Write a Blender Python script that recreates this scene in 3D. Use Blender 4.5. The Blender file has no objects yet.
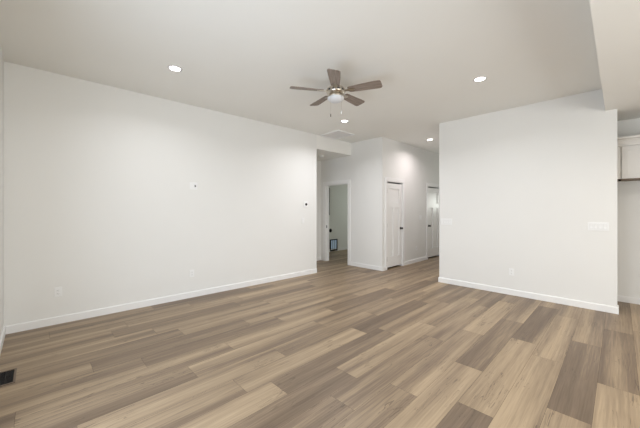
import bpy, bmesh, math, random
from mathutils import Vector, Matrix

# ------------------------------------------------------------------ camera, sky, lights, exposure
S = bpy.context.scene
COL = S.collection
YAW = 0.7994
CAMH = 1.395
H = 3.05            # main ceiling
HK = 2.74           # dropped ceilings (kitchen, passage)

cam_d = bpy.data.cameras.new('camera')
cam_d.sensor_width = 36.0
cam_d.lens = 291.2 * 36.0 / 640.0
cam_d.shift_y = -4.5 / 640.0
cam_d.clip_start = 0.02
cam = bpy.data.objects.new('camera', cam_d)
cam.location = (0, 0, CAMH)
cam.rotation_euler = (math.pi / 2, 0, YAW)
COL.objects.link(cam)
S.camera = cam

W = bpy.data.worlds.new('daylight_sky')
S.world = W
W.use_nodes = True
W.node_tree.nodes['Background'].inputs[0].default_value = (0.55, 0.72, 1.0, 1)
W.node_tree.nodes['Background'].inputs[1].default_value = 1.0

S.view_settings.view_transform = 'Standard'
S.view_settings.look = 'None'
S.view_settings.gamma = 1.0
S.view_settings.exposure = -0.07
S.view_settings.use_curve_mapping = False


def area(name, loc, rot, sx, sy, power, col, spread=math.pi, shape='RECTANGLE'):
    l = bpy.data.lights.new(name, 'AREA')
    l.shape = shape
    l.size = sx
    l.size_y = sy
    l.energy = power
    l.color = col
    l.spread = spread
    o = bpy.data.objects.new(name, l)
    o.location = loc
    o.rotation_euler = rot
    COL.objects.link(o)
    return o


DAY = (0.86, 0.94, 1.0)
# daylight coming in at the glazed openings of the back wall and of the right wall
area('daylight_back_window', (-1.55, -0.285, 1.12), (math.pi / 2, 0, 0), 2.2, 1.95, 49, (0.74, 0.85, 1.0), math.radians(165))
area('daylight_right_window', (3.185, 1.6, 1.30), (0, math.pi / 2, 0), 1.9, 2.5, 108, (1.0, 1.0, 0.96), math.radians(180))
area('daylight_entry_lite', (-3.06, 10.34, 1.62), (-math.pi / 2, 0, 0), 0.45, 0.5, 10, (0.95, 1.0, 0.93))
area('laundry_fill', (-5.2, 8.98, 1.5), (-math.pi / 2, 0, 0), 0.8, 0.9, 10, (0.92, 1.0, 0.90))  # unseen fill added to brighten the laundry, no window behind it

# ------------------------------------------------------------------ materials
def mat(name, col, rough=0.6, metal=0.0, spec=0.5, emit=None, es=0.0):
    m = bpy.data.materials.new(name)
    m.use_nodes = True
    b = m.node_tree.nodes['Principled BSDF']
    b.inputs['Base Color'].default_value = (*col, 1)
    b.inputs['Roughness'].default_value = rough
    b.inputs['Metallic'].default_value = metal
    b.inputs['Specular IOR Level'].default_value = spec
    if emit:
        b.inputs['Emission Color'].default_value = (*emit, 1)
        b.inputs['Emission Strength'].default_value = es
    return m


def N(m, t, **kw):
    n = m.node_tree.nodes.new(t)
    for k, v in kw.items():
        setattr(n, k, v)
    return n


def paint(name, col, rough, scale, strength):
    """painted drywall: orange peel bump and a hardly visible roller mottling"""
    m = mat(name, col, rough, spec=0.3)
    L = m.node_tree.links
    b = m.node_tree.nodes['Principled BSDF']
    tc = N(m, 'ShaderNodeTexCoord')
    n = N(m, 'ShaderNodeTexNoise')
    n.inputs['Scale'].default_value = scale
    n.inputs['Detail'].default_value = 3
    L.new(tc.outputs['Object'], n.inputs['Vector'])
    bp = N(m, 'ShaderNodeBump')
    bp.inputs['Strength'].default_value = strength
    bp.inputs['Distance'].default_value = 0.002
    L.new(n.outputs['Fac'], bp.inputs['Height'])
    L.new(bp.outputs['Normal'], b.inputs['Normal'])
    n2 = N(m, 'ShaderNodeTexNoise')
    n2.inputs['Scale'].default_value = 1.7
    L.new(tc.outputs['Object'], n2.inputs['Vector'])
    mx = N(m, 'ShaderNodeMix', data_type='RGBA')
    mx.inputs['A'].default_value = (*[c * 0.985 for c in col], 1)
    mx.inputs['B'].default_value = (*[min(1, c * 1.01) for c in col], 1)
    L.new(n2.outputs['Fac'], mx.inputs['Factor'])
    L.new(mx.outputs['Result'], b.inputs['Base Color'])
    return m


M_WALL = paint('wall_paint', (0.83, 0.824, 0.800), 0.6, 160, 0.12)
M_CEIL = paint('ceiling_paint', (0.88, 0.872, 0.835), 0.75, 120, 0.2)
M_TRIM = mat('trim_enamel', (0.88, 0.875, 0.865), 0.35)
M_DOOR = mat('door_enamel', (0.86, 0.85, 0.83), 0.36)
M_PLATE = mat('white_plastic', (0.89, 0.89, 0.88), 0.4)
M_SLOT = mat('slot_dark', (0.05, 0.05, 0.05), 0.6)
M_BLACK = mat('black_metal', (0.015, 0.014, 0.013), 0.35, 0.6)
M_NICKEL = mat('brushed_nickel', (0.55, 0.50, 0.43), 0.28, 1.0)
M_DOME = mat('frosted_glass', (0.74, 0.75, 0.77), 0.5, spec=0.3)
M_LED = mat('led_lens', (0.9, 0.9, 0.88), 0.4, emit=(1.0, 0.94, 0.86), es=14.0)
M_PANEL = mat('panel_white', (0.80, 0.79, 0.79), 0.5)
M_GROOVE = mat('plate_groove', (0.66, 0.66, 0.65), 0.6)
M_SHADE = mat('underside_shade', (0.20, 0.145, 0.10), 0.6)  # brown tone paints the shade under the wall cabinet
M_CAB = mat('cabinet_paint', (0.80, 0.775, 0.74), 0.38)
M_BRONZE = mat('register_bronze', (0.012, 0.010, 0.008), 0.55)
M_REGF = mat('register_frame', (0.15, 0.105, 0.07), 0.5)
M_GREYBOX = mat('grey_enamel', (0.14, 0.145, 0.13), 0.5)
M_FLAP = mat('flap_glass', (0.25, 0.33, 0.40), 0.15, emit=(0.50, 0.66, 0.82), es=0.22)
M_GLASS = mat('window_glass', (0.85, 0.92, 1.0), 0.05, emit=(0.85, 0.93, 1.0), es=0.6)
M_DISPLAY = mat('thermostat_face', (0.02, 0.02, 0.022), 0.15)
M_HINGE = mat('black_hinge', (0.02, 0.02, 0.02), 0.45)


def wood_blade():
    m = mat('blade_wood', (0.2, 0.15, 0.12), 0.5)
    L = m.node_tree.links
    b = m.node_tree.nodes['Principled BSDF']
    tc = N(m, 'ShaderNodeTexCoord')
    mp = N(m, 'ShaderNodeMapping')
    mp.inputs['Scale'].default_value = (4, 70, 10)
    n = N(m, 'ShaderNodeTexNoise')
    n.inputs['Scale'].default_value = 1.0
    n.inputs['Detail'].default_value = 4
    cr = N(m, 'ShaderNodeValToRGB')
    cr.color_ramp.elements[0].position = 0.3
    cr.color_ramp.elements[0].color = (0.170, 0.132, 0.108, 1)
    cr.color_ramp.elements[1].position = 0.7
    cr.color_ramp.elements[1].color = (0.35, 0.285, 0.24, 1)
    L.new(tc.outputs['Object'], mp.inputs['Vector'])
    L.new(mp.outputs['Vector'], n.inputs['Vector'])
    L.new(n.outputs['Fac'], cr.inputs['Fac'])
    L.new(cr.outputs['Color'], b.inputs['Base Color'])
    return m


M_BLADE = wood_blade()


def floor_mat():
    """wide oak-look planks: the mesh carries, per plank, a tone and a random number; the grain is procedural"""
    m = mat('oak_planks', (0.4, 0.3, 0.2), 0.42, spec=0.45)
    L = m.node_tree.links
    b = m.node_tree.nodes['Principled BSDF']
    at = N(m, 'ShaderNodeAttribute', attribute_name='plank')
    sp = N(m, 'ShaderNodeSeparateColor')
    L.new(at.outputs['Color'], sp.inputs['Color'])      # R tone, G random, B random
    tc = N(m, 'ShaderNodeTexCoord')

    def grain(sx, sy, detail, dist, off):
        mp = N(m, 'ShaderNodeMapping')
        mp.inputs['Scale'].default_value = (sx, sy, 1)
        L.new(tc.outputs['Object'], mp.inputs['Vector'])
        cb = N(m, 'ShaderNodeCombineXYZ')
        mu = N(m, 'ShaderNodeMath', operation='MULTIPLY')
        mu.inputs[1].default_value = 37.0 + off
        L.new(sp.outputs['Green'], mu.inputs[0])
        mu2 = N(m, 'ShaderNodeMath', operation='MULTIPLY')
        mu2.inputs[1].default_value = 23.0 + off
        L.new(sp.outputs['Blue'], mu2.inputs[0])
        L.new(mu2.outputs[0], cb.inputs['X'])
        L.new(mu.outputs[0], cb.inputs['Y'])
        L.new(mu.outputs[0], cb.inputs['Z'])
        ad = N(m, 'ShaderNodeVectorMath', operation='ADD')
        L.new(mp.outputs['Vector'], ad.inputs[0])
        L.new(cb.outputs[0], ad.inputs[1])
        n = N(m, 'ShaderNodeTexNoise')
        n.inputs['Scale'].default_value = 1.0
        n.inputs['Detail'].default_value = detail
        n.inputs['Distortion'].default_value = dist
        L.new(ad.outputs[0], n.inputs['Vector'])
        return n.outputs['Fac']

    def math2(op, a, c):
        n = N(m, 'ShaderNodeMath', operation=op)
        for i, v in enumerate((a, c)):
            if isinstance(v, (int, float)):
                n.inputs[i].default_value = v
            else:
                L.new(v, n.inputs[i])
        return n.outputs[0]

    band = grain(8.0, 0.35, 1, 0.15, 0)          # broad heart-wood bands
    streak = grain(64, 1.5, 5, 0.4, 5)         # streaks
    fine = grain(170, 5, 2, 0.0, 11)           # pores
    t = math2('MULTIPLY', math2('SUBTRACT', band, 0.5), 1.3)
    t = math2('ADD', t, math2('MULTIPLY', math2('SUBTRACT', streak, 0.5), 0.70))
    t = math2('ADD', t, math2('MULTIPLY', math2('SUBTRACT', fine, 0.5), 0.45))
    t = math2('ADD', t, sp.outputs['Red'])
    cr = N(m, 'ShaderNodeValToRGB')
    e = cr.color_ramp.elements
    e[0].position = 0.0
    e[0].color = (0.140, 0.095, 0.060, 1)
    e[1].position = 1.0
    e[1].color = (0.480, 0.357, 0.228, 1)
    k = e.new(0.33)
    k.color = (0.208, 0.147, 0.096, 1)
    k = e.new(0.62)
    k.color = (0.335, 0.245, 0.155, 1)
    L.new(t, cr.inputs['Fac'])
    # dark cracks and knots here and there
    crack = grain(16, 0.9, 3, 1.6, 19)
    c1 = math2('ABSOLUTE', math2('SUBTRACT', crack, 0.5), 0)
    c2 = math2('LESS_THAN', c1, 0.008)
    patch = grain(5, 2.2, 1, 0.0, 29)
    c3 = math2('MULTIPLY', c2, math2('GREATER_THAN', patch, 0.56))
    c4 = math2('MULTIPLY', c3, 0.55)
    mx = N(m, 'ShaderNodeMix', data_type='RGBA')
    L.new(c4, mx.inputs['Factor'])
    L.new(cr.outputs['Color'], mx.inputs['A'])
    mx.inputs['B'].default_value = (0.075, 0.05, 0.033, 1)
    L.new(mx.outputs['Result'], b.inputs['Base Color'])
    bp = N(m, 'ShaderNodeBump')
    bp.inputs['Strength'].default_value = 0.08
    bp.inputs['Distance'].default_value = 0.002
    L.new(streak, bp.inputs['Height'])
    L.new(bp.outputs['Normal'], b.inputs['Normal'])
    return m


M_FLOOR = floor_mat()
M_GAP = mat('plank_joint', (0.10, 0.07, 0.048), 0.7)

# ------------------------------------------------------------------ helpers
def bx(bm, x0, x1, y0, y1, z0, z1, bev=0.0, seg=2):
    r = bmesh.ops.create_cube(bm, size=1.0)
    for v in r['verts']:
        v.co = Vector((x0 + (v.co.x + .5) * (x1 - x0), y0 + (v.co.y + .5) * (y1 - y0), z0 + (v.co.z + .5) * (z1 - z0)))
    if bev > 0:
        es = list({e for v in r['verts'] for e in v.link_edges})
        bmesh.ops.bevel(bm, geom=es, offset=bev, segments=seg, profile=0.6, affect='EDGES')


def lathe(bm, prof, seg=32, mtx=None):
    """profile of (radius, z) turned about z"""
    rings = []
    for r, z in prof:
        if r < 1e-6:
            rings.append([bm.verts.new((0, 0, z))])
        else:
            rings.append([bm.verts.new((r * math.cos(2 * math.pi * i / seg), r * math.sin(2 * math.pi * i / seg), z)) for i in range(seg)])
    for a, c in zip(rings, rings[1:]):
        for i in range(seg):
            j = (i + 1) % seg
            if len(a) == 1 and len(c) == 1:
                continue
            if len(a) == 1:
                bm.faces.new((a[0], c[j], c[i]))
            elif len(c) == 1:
                bm.faces.new((a[i], a[j], c[0]))
            else:
                bm.faces.new((a[i], a[j], c[j], c[i]))
    for ring in (rings[0], rings[-1]):
        if len(ring) > 2:
            bm.faces.new(ring)
    bmesh.ops.recalc_face_normals(bm, faces=bm.faces)
    if mtx is not None:
        vs = [v for ring in rings for v in ring]
        bmesh.ops.transform(bm, matrix=mtx, verts=vs)


def prism(bm, outline, x0, x1, axis='x'):
    """outline of (a, b) swept along an axis: x -> (y,z), y -> (x,z), z -> (x,y)"""
    def P(a, c, t):
        return {'x': (t, a, c), 'y': (a, t, c), 'z': (a, c, t)}[axis]
    A = [bm.verts.new(P(a, c, x0)) for a, c in outline]
    B = [bm.verts.new(P(a, c, x1)) for a, c in outline]
    n = len(outline)
    bm.faces.new(A)
    bm.faces.new(B[::-1])
    for i in range(n):
        bm.faces.new((A[i], B[i], B[(i + 1) % n], A[(i + 1) % n]))
    bmesh.ops.recalc_face_normals(bm, faces=bm.faces)


def obj(name, bm, m, parent=None, smooth=False):
    me = bpy.data.meshes.new(name)
    bmesh.ops.recalc_face_normals(bm, faces=bm.faces)
    bm.to_mesh(me)
    bm.free()
    for mm in (m if isinstance(m, (list, tuple)) else [m]):
        me.materials.append(mm)
    if smooth:
        for p in me.polygons:
            p.use_smooth = True
    o = bpy.data.objects.new(name, me)
    COL.objects.link(o)
    if parent:
        o.parent = parent
    return o


def tag(o, label, cat, group=None):
    o['label'] = label
    o['category'] = cat
    if group:
        o['group'] = group
    return o


def struct(o, label=None, cat=None):
    o['kind'] = 'structure'
    if label:
        o['label'] = label
        o['category'] = cat
    return o


def empty(name, loc=(0, 0, 0), rz=0.0):
    o = bpy.data.objects.new(name, None)
    o.location = loc
    o.rotation_euler = (0, 0, rz)
    o.empty_display_size = 0.1
    COL.objects.link(o)
    return o


def boxes(name, m, lst, parent=None):
    bm = bmesh.new()
    for a in lst:
        bx(bm, *a)
    return obj(name, bm, m, parent)


def copy_tree(o, parent=None):
    c = o.copy()
    COL.objects.link(c)
    if parent:
        c.parent = parent
    for ch in list(o.children):
        copy_tree(ch, c)
    return c


# ------------------------------------------------------------------ the shell
XL = -4.665          # long left wall
YB = -0.265         # wall behind the camera
YP = 5.56           # partition face
YX = 5.62           # face of the walls beside the passage
XH = -3.75          # hall wall with the doors
XR = 3.2            # far right wall
YK = 6.35           # kitchen back wall
YE = 10.4           # end of the hall
YO = 4.43          # where the long wall stops

# the long wall runs very slightly out of square with the rest, turned about its far end
LA = -math.atan(0.125 / 4.75)
LTURN = Matrix.Translation((XL, YO, 0)) @ Matrix.Rotation(LA, 4, 'Z') @ Matrix.Translation((-XL, -YO, 0))


def on_left(y, z):
    return (XL + (YO - y) * math.tan(LA), y, z)


# floor: planks as faces of one mesh over a slab
PW, PL = 0.2315, 1.515
X0 = -0.125 - PW * 30


def build_floor():
    bm = bmesh.new()
    lay = bm.loops.layers.float_color.new('plank')
    rnd = random.Random(11)
    x_lo, x_hi, y_lo, y_hi = -6.8, 3.34, -0.4, 10.6
    phases = PHASES
    # (row, plank) -> tone read off the photograph; the others are drawn at random
    tones = TONES
    row = 0
    g = 0.0009
    while True:
        xa = X0 + PW * (row - 1)
        xb = xa + PW
        row += 1
        if xa > x_hi:
            break
        if xb < x_lo:
            continue
        r = row - 1
        ph = phases.get(r, rnd.uniform(0, PL))
        k0 = math.floor((y_lo - ph) / PL)
        y = ph + k0 * PL
        k = k0
        while y < y_hi:
            tone = tones.get((r, k))
            draw = rnd.choice((0.36, 0.45, 0.50, 0.55, 0.60, 0.66)) + rnd.uniform(-0.05, 0.05)
            if tone is None:
                tone = draw
            tone = 0.52 + (tone - 0.52) * 0.88
            c = (tone, rnd.random(), rnd.random(), 1)
            ax, cx_ = max(xa + g, x_lo), min(xb - g, x_hi)
            ay, cy_ = max(y + g, y_lo), min(y + PL - g, y_hi)
            if cx_ > ax and cy_ > ay:
                f = bm.faces.new([bm.verts.new(p) for p in ((ax, ay, 0), (cx_, ay, 0), (cx_, cy_, 0), (ax, cy_, 0))])
                for l in f.loops:
                    l[lay] = c
            y += PL
            k += 1
    # slab under the planks, seen only in the hairline joints
    n0 = len(bm.faces)
    bx(bm, x_lo, x_hi, y_lo, y_hi, -0.12, -0.0006)
    bm.faces.ensure_lookup_table()
    for f in bm.faces[n0:]:
        f.material_index = 1
    return obj('floor', bm, [M_FLOOR, M_GAP])


# where a joint lies in a row of planks, and the tones of the planks either side of it
PHASES = {12: 0.1, 14: 0.61, 16: 1.18, 17: 0.35, 18: 0.7, 19: 1.41, 20: 0.96, 21: 1.7, 22: 1.15, 23: 1.36, 24: 3.41, 25: 1.58, 26: 2.03, 27: 2.75, 28: 2.19, 29: 1.9, 30: 4.09, 31: 3.24}
TONES = {(12, -1): 0.45, (12, 0): 0.55, (14, -1): 0.5, (14, 0): 0.45, (16, -1): 0.3, (16, 0): 0.58, (17, -1): 0.6, (17, 0): 0.38, (18, -1): 0.58,
         (18, 0): 0.33, (18, 1): 0.55, (19, -1): 0.55, (19, 0): 0.62, (19, -2): 0.35, (20, -1): 0.33, (20, 0): 0.58, (21, -2): 0.45, (21, -1): 0.6,
         (21, 0): 0.33, (22, -1): 0.55, (22, 0): 0.6, (23, -1): 0.58, (23, 0): 0.3, (23, 1): 0.55, (24, -1): 0.58, (24, 0): 0.66, (24, -2): 0.33,
         (25, -1): 0.6, (25, 0): 0.55, (25, 1): 0.40, (26, -1): 0.33, (26, 0): 0.6, (27, -1): 0.75, (27, 0): 0.28, (27, 1): 0.55, (28, -1): 0.3,
         (28, 0): 0.75, (28, 1): 0.32, (29, -1): 0.70, (29, 0): 0.74, (29, 1): 0.70, (29, 2): 0.66, (30, -1): 0.33, (30, 0): 0.55, (30, -2): 0.6,
         (31, -1): 0.68, (31, 0): 0.33, (31, 1): 0.5}
struct(build_floor(), 'wide brown oak look plank floor running through all the rooms', 'floor')

bm = bmesh.new()
bx(bm, -6.8, XR + .14, -0.4, YE + .2, H, H + .12)
struct(obj('ceiling', bm, M_CEIL), 'high flat off white ceiling over the living room', 'ceiling')
struct(boxes('ceiling_kitchen', M_CEIL, [(-0.135, XR, YB, YP + .01, HK, H), (-2.30, XR, YP + .13, YK, HK, H), (-0.02, XR, YP + .01, YP + .13, HK, H)]),
       'lower flat ceiling over the kitchen side with a straight dropped edge', 'ceiling')
struct(boxes('ceiling_passage', M_CEIL, [(-5.75, XL, YO, YX, HK, H)]), 'lowered ceiling and header over the passage opening beside the long wall', 'ceiling')
struct(boxes('ceiling_laundry', M_CEIL, [(-6.66, XH - .12, YX + .12, 9.0, HK, H)]), 'ceiling of the dim laundry room', 'ceiling')

wl = boxes('wall_left', M_WALL, [(XL - .13, XL, YB - .13, YO, 0, H)])
wl.data.transform(LTURN)
struct(wl, 'long blank off white wall along the left side', 'wall')
struct(boxes('wall_passage', M_WALL, [(-5.87, XL - .13, YO - .12, YO, 0, H), (-5.87, -5.75, YO, YX, 0, H)]), 'short walls closing the passage behind the end of the long wall', 'wall')
# wall beside the passage with the laundry doorway
DX0, DX1, DZ = -5.56, -4.765, 2.06
struct(boxes('wall_doorway', M_WALL, [(-6.8, DX0, YX, YX + .12, 0, H), (DX0, DX1, YX, YX + .12, DZ, H), (DX1, XH, YX, YX + .12, 0, H)]),
       'off white wall holding the open laundry doorway', 'wall')
# hall wall with two doors
A0, A1, AZ = 5.80, 6.50, 2.055
B0, B1 = 7.855, 8.665
struct(boxes('wall_hall', M_WALL, [(XH - .12, XH, YX + .12, A0, 0, H), (XH - .12, XH, A0, A1, AZ, H), (XH - .12, XH, A1, B0, 0, H),
                                   (XH - .12, XH, B0, B1, AZ, H), (XH - .12, XH, B1, YE, 0, H)]), 'hall wall with two white panel doors', 'wall')
struct(boxes('wall_partition', M_WALL, [(-2.42, -0.02, YP, YP + .13, 0, H)]), 'blank white partition wall standing between hall and kitchen', 'wall')
struct(boxes('wall_entry', M_WALL, [(-2.42, -2.30, YP + .13, YE, 0, H)]), 'inner side wall of the hall behind the partition', 'wall')
struct(boxes('wall_kitchen', M_WALL, [(-2.30, XR, YK, YK + .12, 0, H)]), 'kitchen back wall behind the end of the partition', 'wall')
# wall behind the camera with a wide window, right wall with a wide window, end wall with the entry door lite
WB = (-2.70, -0.40, 0.10, 2.14)
struct(boxes('wall_back', M_WALL, [(XL - .12, WB[0], YB - .13, YB, 0, H), (WB[1], XR, YB - .13, YB, 0, H), (WB[0], WB[1], YB - .13, YB, 0, WB[2]), (WB[0], WB[1], YB - .13, YB, WB[3], H)]),
       'wall at the far left edge meeting the long wall', 'wall')
WR = (0.3, 2.9, 0.35, 2.35)
struct(boxes('wall_right', M_WALL, [(XR, XR + .13, YB - .13, WR[0], 0, H), (XR, XR + .13, WR[1], YK + .12, 0, H), (XR, XR + .13, WR[0], WR[1], 0, WR[2]), (XR, XR + .13, WR[0], WR[1], WR[3], H)]),
       'outer wall on the right of the kitchen side', 'wall')
struct(boxes('wall_end', M_WALL, [(XH - .12, -2.30, YE, YE + .13, 0, H)]), 'wall at the end of the hall', 'wall')
struct(boxes('wall_laundry', M_WALL, [(-6.8, -6.66, YX + .12, 9.12, 0, H)]), 'far wall of the dim laundry room seen through the doorway', 'wall')

struct(boxes('wall_light_block', M_WALL, [(-4.72, -4.60, YX + .12, 9.0, 0, H)]), 'added unseen wall blocking laundry light behind the hall doors', 'wall')  # added out of view so the hall door gaps stay dark
struct(boxes('wall_laundry_end', M_WALL, [(-6.66, XH - .12, 9.0, 9.12, 0, H)]), 'end wall of the laundry room', 'wall')

# windows (outside the frame, they let the daylight in)
w = struct(boxes('window_1', M_TRIM, [(WB[0], WB[0] + .05, YB - .12, YB - .03, WB[2], WB[3]), (WB[1] - .05, WB[1], YB - .12, YB - .03, WB[2], WB[3]),
                                      (WB[0] + .05, WB[1] - .05, YB - .12, YB - .03, WB[2], WB[2] + .05), (WB[0] + .05, WB[1] - .05, YB - .12, YB - .03, WB[3] - .05, WB[3])]),
           'wide window in the wall behind the viewer', 'window')
boxes('window_pane', M_GLASS, [(WB[0] + .05, WB[1] - .05, YB - .09, YB - .075, WB[2] + .05, WB[3] - .05)], w)
w = struct(boxes('window_2', M_TRIM, [(XR + .03, XR + .12, WR[0], WR[0] + .05, WR[2], WR[3]), (XR + .03, XR + .12, WR[1] - .05, WR[1], WR[2], WR[3]),
                                      (XR + .03, XR + .12, WR[0] + .05, WR[1] - .05, WR[2], WR[2] + .05), (XR + .03, XR + .12, WR[0] + .05, WR[1] - .05, WR[3] - .05, WR[3])]),
           'wide window in the outer wall on the right', 'window')
boxes('window_pane', M_GLASS, [(XR + .075, XR + .09, WR[0] + .05, WR[1] - .05, WR[2] + .05, WR[3] - .05)], w)

# baseboards
BH, BT = 0.092, 0.014


def base(name, segs, label):
    bm = bmesh.new()
    for s in segs:
        ax, x0, x1, face, sgn = s
        # profile with an eased top edge, a along the wall normal
        prof = [(0, 0), (BT, 0), (BT, BH - .008), (BT - .006, BH), (0, BH)]
        prof = [(face + sgn * a, c) for a, c in prof]
        prism(bm, prof, x0, x1, axis=ax)
    return struct(obj(name, bm, M_TRIM), label, 'baseboard')


# ('x', from, to, face y, direction) runs along x; ('y', ...) runs along y
base('baseboard_left', [('y', YB + BT, YO, XL, 1)], 'white baseboard along the foot of the long left wall').data.transform(LTURN)
base('baseboard_back', [('x', XL - .115, XR, YB, 1)], 'white baseboard at the extreme left edge under the side wall')
base('baseboard_doorway', [('x', DX1 + .085, XH + BT, YX, -1), ('y', YX, A0 - .09, XH, 1)], 'white baseboard wrapping the corner between laundry doorway and first hall door')
base('baseboard_hall', [('y', A1 + .085, B0 - .085, XH, 1)], 'white baseboard between the two hall doors')
base('baseboard_partition', [('x', -2.42 - BT, -0.02 + BT, YP, -1), ('y', YP, YP + .13, -0.02, 1), ('y', YP, 9.9, -2.42, -1)], 'white baseboard along the foot of the partition')
base('baseboard_kitchen', [('x', -2.30, XR, YK, -1)], 'white baseboard on the kitchen wall right of the partition')
base('baseboard_passage', [('y', YO, YX, -5.75, 1)], 'white baseboard of the passage end wall')
base('baseboard_laundry', [('y', YX + .12, 9.0, -6.66, 1)], 'white baseboard on the far laundry wall')

# ------------------------------------------------------------------ doors
def panel_door(name, y0, y1, hinge_low, label, group):
    """three panel craftsman door closed in the hall wall, face towards +x; local y from 0 to width"""
    wdt = y1 - y0
    root = struct(empty(name, (XH, y0, 0)), label, 'door')
    g = 0.004
    z0, z1 = 0.042, AZ - .040
    xf, xb = -0.012, -0.047
    st = 0.115                       # stiles and rails
    zl = 1.44                        # top of the lower panels
    zr = 1.56                        # bottom of the top panel
    bm = bmesh.new()
    a, b = g + .012, wdt - g - .012
    bx(bm, xb, xf, a, a + st, z0, z1)
    bx(bm, xb, xf, b - st, b, z0, z1)
    bx(bm, xb, xf, a + st, b - st, z0, z0 + .24)
    bx(bm, xb, xf, a + st, b - st, zl, zr)
    bx(bm, xb, xf, a + st, b - st, z1 - .12, z1)
    mid = (a + b) / 2
    bx(bm, xb, xf, mid - .05, mid + .05, z0 + .24, zl)
    leaf = obj('door_leaf', bm, M_DOOR, root)
    for p in ((a + st, b - st, zr, z1 - .12), (a + st, mid - .05, z0 + .24, zl), (mid + .05, b - st, z0 + .24, zl)):
        bm = bmesh.new()
        bx(bm, xb + .006, xf - .019, p[0], p[1], p[2], p[3])
        obj('door_panel', bm, M_DOOR, leaf)
    # jamb and casing
    bm = bmesh.new()
    bx(bm, -0.12, 0, 0, .012, 0, AZ)
    bx(bm, -0.12, 0, wdt - .012, wdt, 0, AZ)
    bx(bm, -0.12, 0, .012, wdt - .012, AZ - .012, AZ)
    bx(bm, -0.065, -0.05, .012, .024, 0, AZ - .012)
    bx(bm, -0.065, -0.05, wdt - .024, wdt - .012, 0, AZ - .012)
    obj('door_jamb', bm, M_TRIM, root)
    bm = bmesh.new()
    cw = 0.083
    bx(bm, 0, .017, -cw, -.002, 0, AZ + .001, .002, 1)
    bx(bm, 0, .017, wdt + .002, wdt + cw, 0, AZ + .001, .002, 1)
    bx(bm, 0, .019, -cw - .004, wdt + cw + .004, AZ + .001, AZ + .087, .002, 1)
    obj('door_casing', bm, M_TRIM, root)
    # handle
    yk = b - .062 if hinge_low else a + .062
    h = empty('door_handle', (0, yk, 0.935))
    h.parent = root
    rot = Matrix.Translation((xf, 0, 0)) @ Matrix.Rotation(math.pi / 2, 4, 'Y')
    bm = bmesh.new()
    lathe(bm, [(0, 0), (.032, 0), (.032, .006), (.026, .011), (.012, .012)], 24, rot)
    obj('rose', bm, M_BLACK, h, True)
    bm = bmesh.new()
    lathe(bm, [(.012, .012), (.011, .028), (.022, .034), (.0285, .045), (.027, .056), (.018, .064), (0, .066)], 24, rot)
    obj('knob', bm, M_BLACK, h, True)
    # hinges
    yh = .010 if hinge_low else wdt - .010
    for zh in (0.24, 1.02, 1.83):
        bm = bmesh.new()
        bmesh.ops.create_cone(bm, cap_ends=True, segments=12, radius1=.008, radius2=.008, depth=.10, matrix=Matrix.Translation((.001, yh, zh)))
        bx(bm, -.012, -.0105, yh - .012, yh + .014, zh - .045, zh + .045)
        obj('hinge', bm, M_HINGE, root)
    return root


panel_door('door_1', A0, A1, True, 'white three panel door nearest the outer corner, black knob on its right', 'doors')
panel_door('door_2', B0, B1, False, 'white three panel door further down the hall, partly hidden by the partition', 'doors')

# cased opening of the laundry (its door stands open out of sight)
d3 = struct(empty('door_3', (DX0, YX, 0)), 'open cased doorway into the dim laundry room', 'doorway')
wd = DX1 - DX0
bm = bmesh.new()
bx(bm, 0, .016, 0, .12, 0, DZ)
bx(bm, wd - .016, wd, 0, .12, 0, DZ)
bx(bm, .016, wd - .016, 0, .12, DZ - .016, DZ)
bx(bm, .016, .027, .04, .085, 0, DZ - .016)
bx(bm, wd - .027, wd - .016, .04, .085, 0, DZ - .016)
bx(bm, .027, wd - .027, .04, .085, DZ - .027, DZ - .016)
obj('door_jamb', bm, M_TRIM, d3)
bm = bmesh.new()
for s0, s1 in ((-.082, .004), (wd - .004, wd + .082)):
    bx(bm, s0, s1, -.017, 0, 0, DZ - .004, .002, 1)
bx(bm, -.086, wd + .086, -.019, 0, DZ - .004, DZ + .085, .002, 1)
obj('door_casing', bm, M_TRIM, d3)
bm = bmesh.new()
bx(bm, .016, .0185, .012, .038, .90, .965)
sp_ = obj('strike_plate', bm, M_BLACK, d3)
sp_['label'] = 'small black strike plate on the left jamb'

# entry door at the end of the hall (hidden behind the partition, its lite shows as a sheen on the second door)
d4 = struct(empty('door_4', (-3.06, YE, 0)), 'entry door with a glazed upper lite at the end of the hall', 'door')
bm = bmesh.new()
bx(bm, -.45, .45, -.045, -.002, .01, 1.34)
bx(bm, -.45, -.25, -.045, -.002, 1.34, 2.04)
bx(bm, .25, .45, -.045, -.002, 1.34, 2.04)
bx(bm, -.25, .25, -.045, -.002, 1.90, 2.04)
lf = obj('door_leaf', bm, M_DOOR, d4)
bm = bmesh.new()
bx(bm, -.25, .25, -.018, -.008, 1.34, 1.90)
obj('door_lite', bm, M_GLASS, lf)
bm = bmesh.new()
bx(bm, -.54, -.455, -.02, 0, 0, 2.05)
bx(bm, .455, .54, -.02, 0, 0, 2.05)
bx(bm, -.545, .545, -.02, 0, 2.05, 2.14)
obj('door_casing', bm, M_TRIM, d4)

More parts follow.
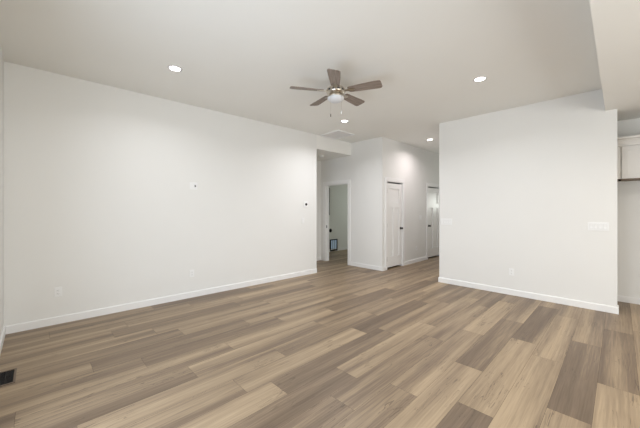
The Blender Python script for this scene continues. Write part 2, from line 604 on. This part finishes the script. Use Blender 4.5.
# ------------------------------------------------------------------ ceiling fan
def ceiling_fan():
    cx_, cy_ = -2.462, 2.668
    root = tag(empty('ceiling_fan', (cx_, cy_, H)), 'grey brown five blade ceiling fan with nickel motor and white bowl light', 'ceiling fan')
    # local z is measured down from the ceiling
    bm = bmesh.new()
    lathe(bm, [(0, 0), (.058, 0), (.060, -.012), (.056, -.04), (.040, -.056), (.025, -.062), (0, -.062)], 36)
    obj('canopy', bm, M_NICKEL, root, True)
    bm = bmesh.new()
    lathe(bm, [(0, -.058), (.016, -.058), (.016, -.105), (.034, -.112), (.040, -.128), (0, -.128)], 24)
    obj('downrod', bm, M_NICKEL, root, True)
    bm = bmesh.new()
    lathe(bm, [(0, -.124), (.05, -.126), (.092, -.140), (.112, -.158), (.116, -.172), (.116, -.200), (.106, -.214), (.090, -.226), (.080, -.232), (0, -.232)], 40)
    mo = obj('motor_housing', bm, M_NICKEL, root, True)
    # dark cooling slot ring round the motor, crossed by the nickel skin
    for i in range(12):
        a = 2 * math.pi * i / 12
        bm = bmesh.new()
        bx(bm, .1135, .1175, -.017, .017, -.197, -.176, .002, 1)
        bmesh.ops.transform(bm, matrix=Matrix.Rotation(a, 4, 'Z'), verts=bm.verts)
        obj('cooling_vent', bm, M_SLOT, mo)
    bm = bmesh.new()
    lathe(bm, [(0, -.230), (.074, -.230), (.090, -.238), (.098, -.250), (.100, -.262), (.0, -.262)], 36)
    obj('light_fitter', bm, M_NICKEL, root, True)
    bm = bmesh.new()
    prof = [(0.0, -.260), (.094, -.260), (.102, -.264)]
    for i in range(1, 11):
        t = i / 10 * math.pi / 2
        prof.append((.104 * math.cos(t), -.266 - .058 * math.sin(t)))
    lathe(bm, prof, 40)
    obj('light_bowl', bm, M_DOME, root, True)
    blade0 = None
    for k in range(5):
        ang = math.radians(-121.6 + 72 * k)
        if blade0 is None:
            bm = bmesh.new()
            # blade outline in local x (radius), y (width)
            half = [(.165, .046), (.19, .054), (.36, .066), (.53, .074), (.552, .071), (.564, .060), (.570, .045)]
            pts = [(x, -y) for x, y in half] + [(x, y) for x, y in half[::-1]]
            prism(bm, pts, -.0035, .0035, axis='z')
            bl = obj('blade', bm, M_BLADE, root)
            bm = bmesh.new()
            arm = [(.085, -.016), (.14, -.013), (.165, -.026), (.205, -.032), (.238, -.018), (.238, .018), (.205, .032), (.165, .026), (.14, .013), (.085, .016)]
            prism(bm, arm, -.0090, -.0037, axis='z')
            bx(bm, .080, .125, -.014, .014, -.010, .012)
            ir = obj('blade_iron', bm, M_NICKEL, bl)
            ir['label'] = 'nickel blade iron'
            for sx, sy in ((.185, -.018), (.185, .018), (.222, 0)):
                bm = bmesh.new()
                lathe(bm, [(0, -.0122), (.005, -.0112), (.006, -.0088), (0, -.0088)], 10, Matrix.Translation((sx, sy, 0)))
                obj('screw', bm, M_NICKEL, ir)
            blade0 = bl
        else:
            bl = copy_tree(blade0, root)
        bl.matrix_local = Matrix.Translation((0, 0, -.187)) @ Matrix.Rotation(ang, 4, 'Z') @ Matrix.Rotation(math.radians(PITCH), 4, 'X')
    # pull chains with fobs, left and right of the bowl as seen from the room
    R = Vector((math.cos(YAW), math.sin(YAW), 0))
    Fw = Vector((math.sin(YAW), -math.cos(YAW), 0))
    for s, ln, fm in ((-.066, .232, M_FOB), (.064, .20, M_PLATE)):
        p = R * s + Fw * .084
        bm = bmesh.new()
        z = -.256
        bmesh.ops.create_cone(bm, cap_ends=True, segments=6, radius1=.0009, radius2=.0009, depth=ln, matrix=Matrix.Translation((p.x, p.y, z - ln / 2)))
        for i in range(int(ln / .009)):
            bmesh.ops.create_icosphere(bm, subdivisions=1, radius=.0017, matrix=Matrix.Translation((p.x, p.y, z - i * .009)))
        ch = obj('pull_chain', bm, M_NICKEL, root)
        bm = bmesh.new()
        lathe(bm, [(0, 0), (.003, -.002), (.0055, -.016), (.0055, -.034), (.002, -.042), (0, -.043)], 12, Matrix.Translation((p.x, p.y, z - ln)))
        obj('fob', bm, fm, ch, True)
    return root


M_FOB = mat('chain_fob', (0.10, 0.075, 0.06), 0.4)
PITCH = -12
ceiling_fan()

# ------------------------------------------------------------------ recessed lights
def can_light(x, y, z, label, power, col):
    root = tag(empty('recessed_light', (x, y, z)), label, 'ceiling light', 'recessed ceiling lights')
    bm = bmesh.new()
    lathe(bm, [(.056, -.0015), (.060, -.006), (.070, -.007), (.079, -.004), (.081, 0), (.056, 0)], 40)
    obj('trim_ring', bm, M_PANEL, root, True)
    bm = bmesh.new()
    lathe(bm, [(0, -.003), (.057, -.003), (.057, 0), (0, 0)], 40)
    obj('lens', bm, M_LED, root)
    l = bpy.data.lights.new('lamp', 'AREA')
    l.shape = 'DISK'
    l.size = .12
    l.energy = power
    l.color = col
    l.spread = math.radians(150)
    o = bpy.data.objects.new('lamp', l)
    o.location = (0, 0, -.010)
    COL.objects.link(o)
    o.parent = root
    return root


can_light(-3.637, 1.163, H, 'lit round recessed ceiling light above the long left wall, nearest the left edge', 8.5, (0.96, 0.97, 1.0))
can_light(-1.233, 4.029, H, 'lit round recessed ceiling light in front of the partition wall', 12, (0.96, 0.97, 1.0))
can_light(-3.585, 4.125, H, 'lit round recessed ceiling light just below the fan, next to the square ceiling panel', 20, (0.96, 0.96, 1.0))
can_light(-3.123, 6.664, H, 'lit round recessed ceiling light inside the hall', 11, (1.0, 0.91, 0.92))

can_light(1.25, 4.4, HK, 'added unseen fill light in the lower kitchen ceiling', 16, (1.0, 0.90, 0.82))  # unseen fill added to brighten the kitchen wall and floor

# square panel in the ceiling
pn = tag(empty('ceiling_panel', (-4.345, 4.745, H)), 'flat white square access panel in the ceiling by the passage header', 'ceiling panel')
bm = bmesh.new()
bx(bm, -.265, .265, -.235, .235, -.008, 0)
obj('panel', bm, M_PANEL, pn)
bm = bmesh.new()
for a in ((-.285, .285, -.255, -.235), (-.285, .285, .235, .255), (-.285, -.265, -.235, .235), (.265, .285, -.235, .235)):
    bx(bm, a[0], a[1], a[2], a[3], -.020, 0, .003, 1)
obj('frame', bm, M_TRIM, pn)

# smoke alarm on the passage ceiling
sm = tag(empty('smoke_alarm', (-5.2, 5.10, HK)), 'small round white smoke alarm on the low passage ceiling', 'smoke alarm')
bm = bmesh.new()
lathe(bm, [(0, 0), (.068, 0), (.068, -.010), (.062, -.012), (.060, -.030), (.048, -.038), (0, -.040)], 32)
obj('housing', bm, M_PLATE, sm, True)
bm = bmesh.new()
lathe(bm, [(0, -.0405), (.012, -.0405), (.012, -.038), (0, -.038)], 16)
obj('test_button', bm, M_PANEL, sm)

# ------------------------------------------------------------------ wall plates (local: x along the wall, y out of the wall towards -y, z up)
def plate(name, loc, rz, wdt, hgt, label, cat, group):
    root = tag(empty(name, loc, rz), label, cat, group)
    bm = bmesh.new()
    bx(bm, -wdt / 2, wdt / 2, -.006, 0, -hgt / 2, hgt / 2, .0025, 2)
    obj('cover_plate', bm, M_PLATE, root)
    return root


def outlet(loc, rz, label):
    root = plate('wall_outlet', loc, rz, .072, .116, label, 'outlet', 'duplex wall outlets')
    for dz in (.0195, -.0195):
        bm = bmesh.new()
        bx(bm, -.0165, .0165, -.0085, -.005, dz - .0145, dz + .0145, .003, 2)
        f = obj('socket', bm, M_PLATE, root)
        bm = bmesh.new()
        for sx in (-.0065, .0065):
            bx(bm, sx - .0011, sx + .0011, -.0088, -.0080, dz - .001, dz + .008)
        bx(bm, -.002, .002, -.0088, -.0080, dz - .0095, dz - .0055)
        obj('slots', bm, M_SLOT, f)
    return root


def switches(loc, rz, n, label):
    wd_ = .072 + .046 * (n - 1)
    root = plate('light_switch', loc, rz, wd_, .116, label, 'light switch', 'rocker light switches')
    for i in range(n):
        x = (i - (n - 1) / 2) * .046
        bm = bmesh.new()
        bx(bm, x - .0175, x + .0175, -.0072, -.005, -.034, .034)
        fr = obj('rocker_frame', bm, M_GROOVE, root)
        bm = bmesh.new()
        prism(bm, [(-.0072, -.032), (-.0115, -.032), (-.0080, 0), (-.0105, .032), (-.0072, .032)], x - .0155, x + .0155, axis='x')
        obj('rocker', bm, M_PLATE, fr)
    return root


RL = math.pi / 2     # plate on a wall facing +x
outlet(on_left(0.187, .39), RL + LA, 'white duplex outlet low on the long left wall, nearest the left corner')
outlet(on_left(1.765, .38), RL + LA, 'white duplex outlet low on the long left wall, under the high wall plate')
outlet((-1.23, YP, .375), 0, 'white duplex outlet low on the partition wall')
outlet((XH, 7.214, .375), RL, 'white duplex outlet low on the hall wall between the doors')
switches((-2.285, YP, 1.165), 0, 4, 'wide white switch plate at the left edge of the partition, beside the hall')
switches((-0.205, YP, 1.16), 0, 4, 'wide white switch plate at the right end of the partition, beside the kitchen')
switches((XH, 7.43, 1.18), RL, 2, 'white switch plate on the hall wall beside the second door')
switches(on_left(4.04, 1.16), RL + LA, 1, 'white single switch under the thermostat on the long left wall')

# high plate for a wall television: socket and cable opening
tv = plate('television_plate', on_left(1.79, 1.77), RL + LA, .118, .116, 'white plate high on the long left wall with a dark cable opening', 'wall plate', None)
bm = bmesh.new()
bx(bm, -.042, -.010, -.0085, -.005, -.033, .033, .003, 2)
obj('socket', bm, M_PLATE, tv)
bm = bmesh.new()
bx(bm, .010, .042, -.0075, -.005, -.033, .033, .002, 1)
cf = obj('cable_insert', bm, M_PANEL, tv)
bm = bmesh.new()
lathe(bm, [(0, .0074), (.013, .0074), (.013, .009), (.0, .009)], 20, Matrix.Translation((.026, 0, 0)) @ Matrix.Rotation(math.pi / 2, 4, 'X'))
obj('cable_opening', bm, M_SLOT, cf)

# thermostat
th = tag(empty('thermostat', on_left(4.12, 1.505), RL + LA), 'white square thermostat with a black round face near the passage opening', 'thermostat')
bm = bmesh.new()
bx(bm, -.062, .062, -.010, 0, -.065, .065, .006, 3)
obj('back_plate', bm, M_PLATE, th)
bm = bmesh.new()
lathe(bm, [(0, .009), (.026, .009), (.027, .018), (.025, .022), (0, .023)], 36, Matrix.Rotation(math.pi / 2, 4, 'X'))
obj('dial', bm, M_DISPLAY, th, True)

# ------------------------------------------------------------------ floor register
rg = tag(empty('floor_register', (-3.545, -0.187, 0)), 'dark slatted floor register in the planks at the left edge', 'floor vent')
bm = bmesh.new()
for a in ((-.150, .150, -.062, -.048), (-.150, .150, .048, .062), (-.150, -.132, -.048, .048), (.132, .150, -.048, .048)):
    bx(bm, a[0], a[1], a[2], a[3], .0003, .004, .001, 1)
obj('frame', bm, M_REGF, rg)
bm = bmesh.new()
bx(bm, -.131, .131, -.047, .047, .0003, .0008)
obj('duct_opening', bm, M_SLOT, rg)
bm = bmesh.new()
for i in range(22):
    x = -.126 + i * .012
    prism(bm, [(x, .0009), (x + .0016, .0009), (x + .0050, .0034), (x + .0034, .0034)], -.047, .047, axis='y')
bx(bm, -.131, .131, -.002, .002, .001, .0036)
obj('louvres', bm, M_BRONZE, rg)

# ------------------------------------------------------------------ laundry wall things
fl = tag(empty('pet_door', (-6.66, 7.10, 0.21)), 'small black framed flap low on the far laundry wall, glowing pale blue', 'pet door')
bm = bmesh.new()
hw, hh = .175, .195
for a in ((-hw, hw, -hh, -hh + .045), (-hw, hw, hh - .03, hh), (-hw, -hw + .035, -hh + .045, hh - .03), (hw - .035, hw, -hh + .045, hh - .03)):
    bx(bm, 0, .03, a[0], a[1], a[2], a[3], .004, 1)
obj('frame', bm, M_BLACK, fl)
bm = bmesh.new()
bx(bm, .004, .012, -hw + .035, hw - .035, -hh + .045, hh - .03)
obj('flap', bm, M_FLAP, fl)
bm = bmesh.new()
for yy in (-.047, .047):
    bx(bm, .012, .018, yy - .008, yy + .008, -hh + .045, hh - .03)
obj('flap_bars', bm, M_GREYBOX, fl)

do = tag(empty('dryer_outlet', (-6.66, 6.96, 0.70)), 'round black socket on the laundry wall above the flap', 'outlet')
bm = bmesh.new()
rr = Matrix.Rotation(math.pi / 2, 4, 'Y')
lathe(bm, [(0, 0), (.062, 0), (.062, .006), (.045, .012), (.043, .026), (0, .026)], 28, rr)
obj('cover', bm, M_BLACK, do, True)
bm = bmesh.new()
bx(bm, .0262, .0268, -.004, .004, -.024, -.006)
bx(bm, .0262, .0268, -.022, -.014, .004, .02)
bx(bm, .0262, .0268, .014, .022, .004, .02)
obj('slots', bm, M_SLOT, do)

ep = tag(empty('electrical_panel', (-6.66, 6.80, 1.66)), 'tall narrow grey panel box high on the laundry wall beside the left jamb', 'panel box')
bm = bmesh.new()
bx(bm, 0, .05, -.085, .085, -.45, .45, .004, 1)
obj('box', bm, M_GREYBOX, ep)
bm = bmesh.new()
bx(bm, .05, .056, -.068, .068, -.40, .40, .003, 1)
pd = obj('cover_door', bm, M_GREYBOX, ep)
bm = bmesh.new()
bx(bm, .056, .064, .04, .055, -.03, .03)
obj('latch', bm, M_BLACK, pd)

# ------------------------------------------------------------------ kitchen wall cabinet
def cabinet():
    root = tag(empty('wall_cabinet', (0, YK, 0)), 'white shaker wall cabinet with crown, hung high at the right edge beyond the partition', 'cabinet')
    x0, x1, zb, zt = -0.90, 0.935, 1.832, 2.306
    d = 0.35
    bm = bmesh.new()
    bx(bm, x0, x1, -d + .02, 0, zb, zt)
    obj('carcass', bm, M_CAB, root)
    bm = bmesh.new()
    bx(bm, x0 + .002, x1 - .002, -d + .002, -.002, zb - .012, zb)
    obj('shade_panel', bm, M_SHADE, root)  # added dark sheet carrying the shade of the cabinet underside
    bm = bmesh.new()
    bx(bm, -.012, .016, -d - .004, -d + .030, zb - .030, zb - .006, .003, 1)
    obj('black_block', bm, M_BLACK, root)  # small black block under the front edge
    bm = bmesh.new()
    # crown: stepped and coved profile, flares forward; (y, z)
    pr = [(-d + .02, zt - .005), (-d - .004, zt - .005), (-d - .008, zt + .018), (-d - .022, zt + .050), (-d - .046, zt + .080), (-d - .074, zt + .088), (-d - .074, zt + .116), (0, zt + .116), (0, zt - .005)]
    prism(bm, pr, x0, x1 + .02, axis='x')
    obj('crown_moulding', bm, M_CAB, root)
    for a, b in ((x0 + .006, 0.002), (0.022, x1 - .006)):
        z0, z1 = zb + .004, zt - .012
        s = .062
        bm = bmesh.new()
        bx(bm, a, a + s, -d, -d + .019, z0, z1, .0015, 1)
        bx(bm, b - s, b, -d, -d + .019, z0, z1, .0015, 1)
        bx(bm, a + s, b - s, -d, -d + .019, z0, z0 + s, .0015, 1)
        bx(bm, a + s, b - s, -d, -d + .019, z1 - s, z1, .0015, 1)
        dr = obj('cabinet_door', bm, M_CAB, root)
        bm = bmesh.new()
        bx(bm, a + s, b - s, -d + .008, -d + .017, z0 + s, z1 - s)
        obj('door_panel', bm, M_CAB, dr)
    return root


cabinet()
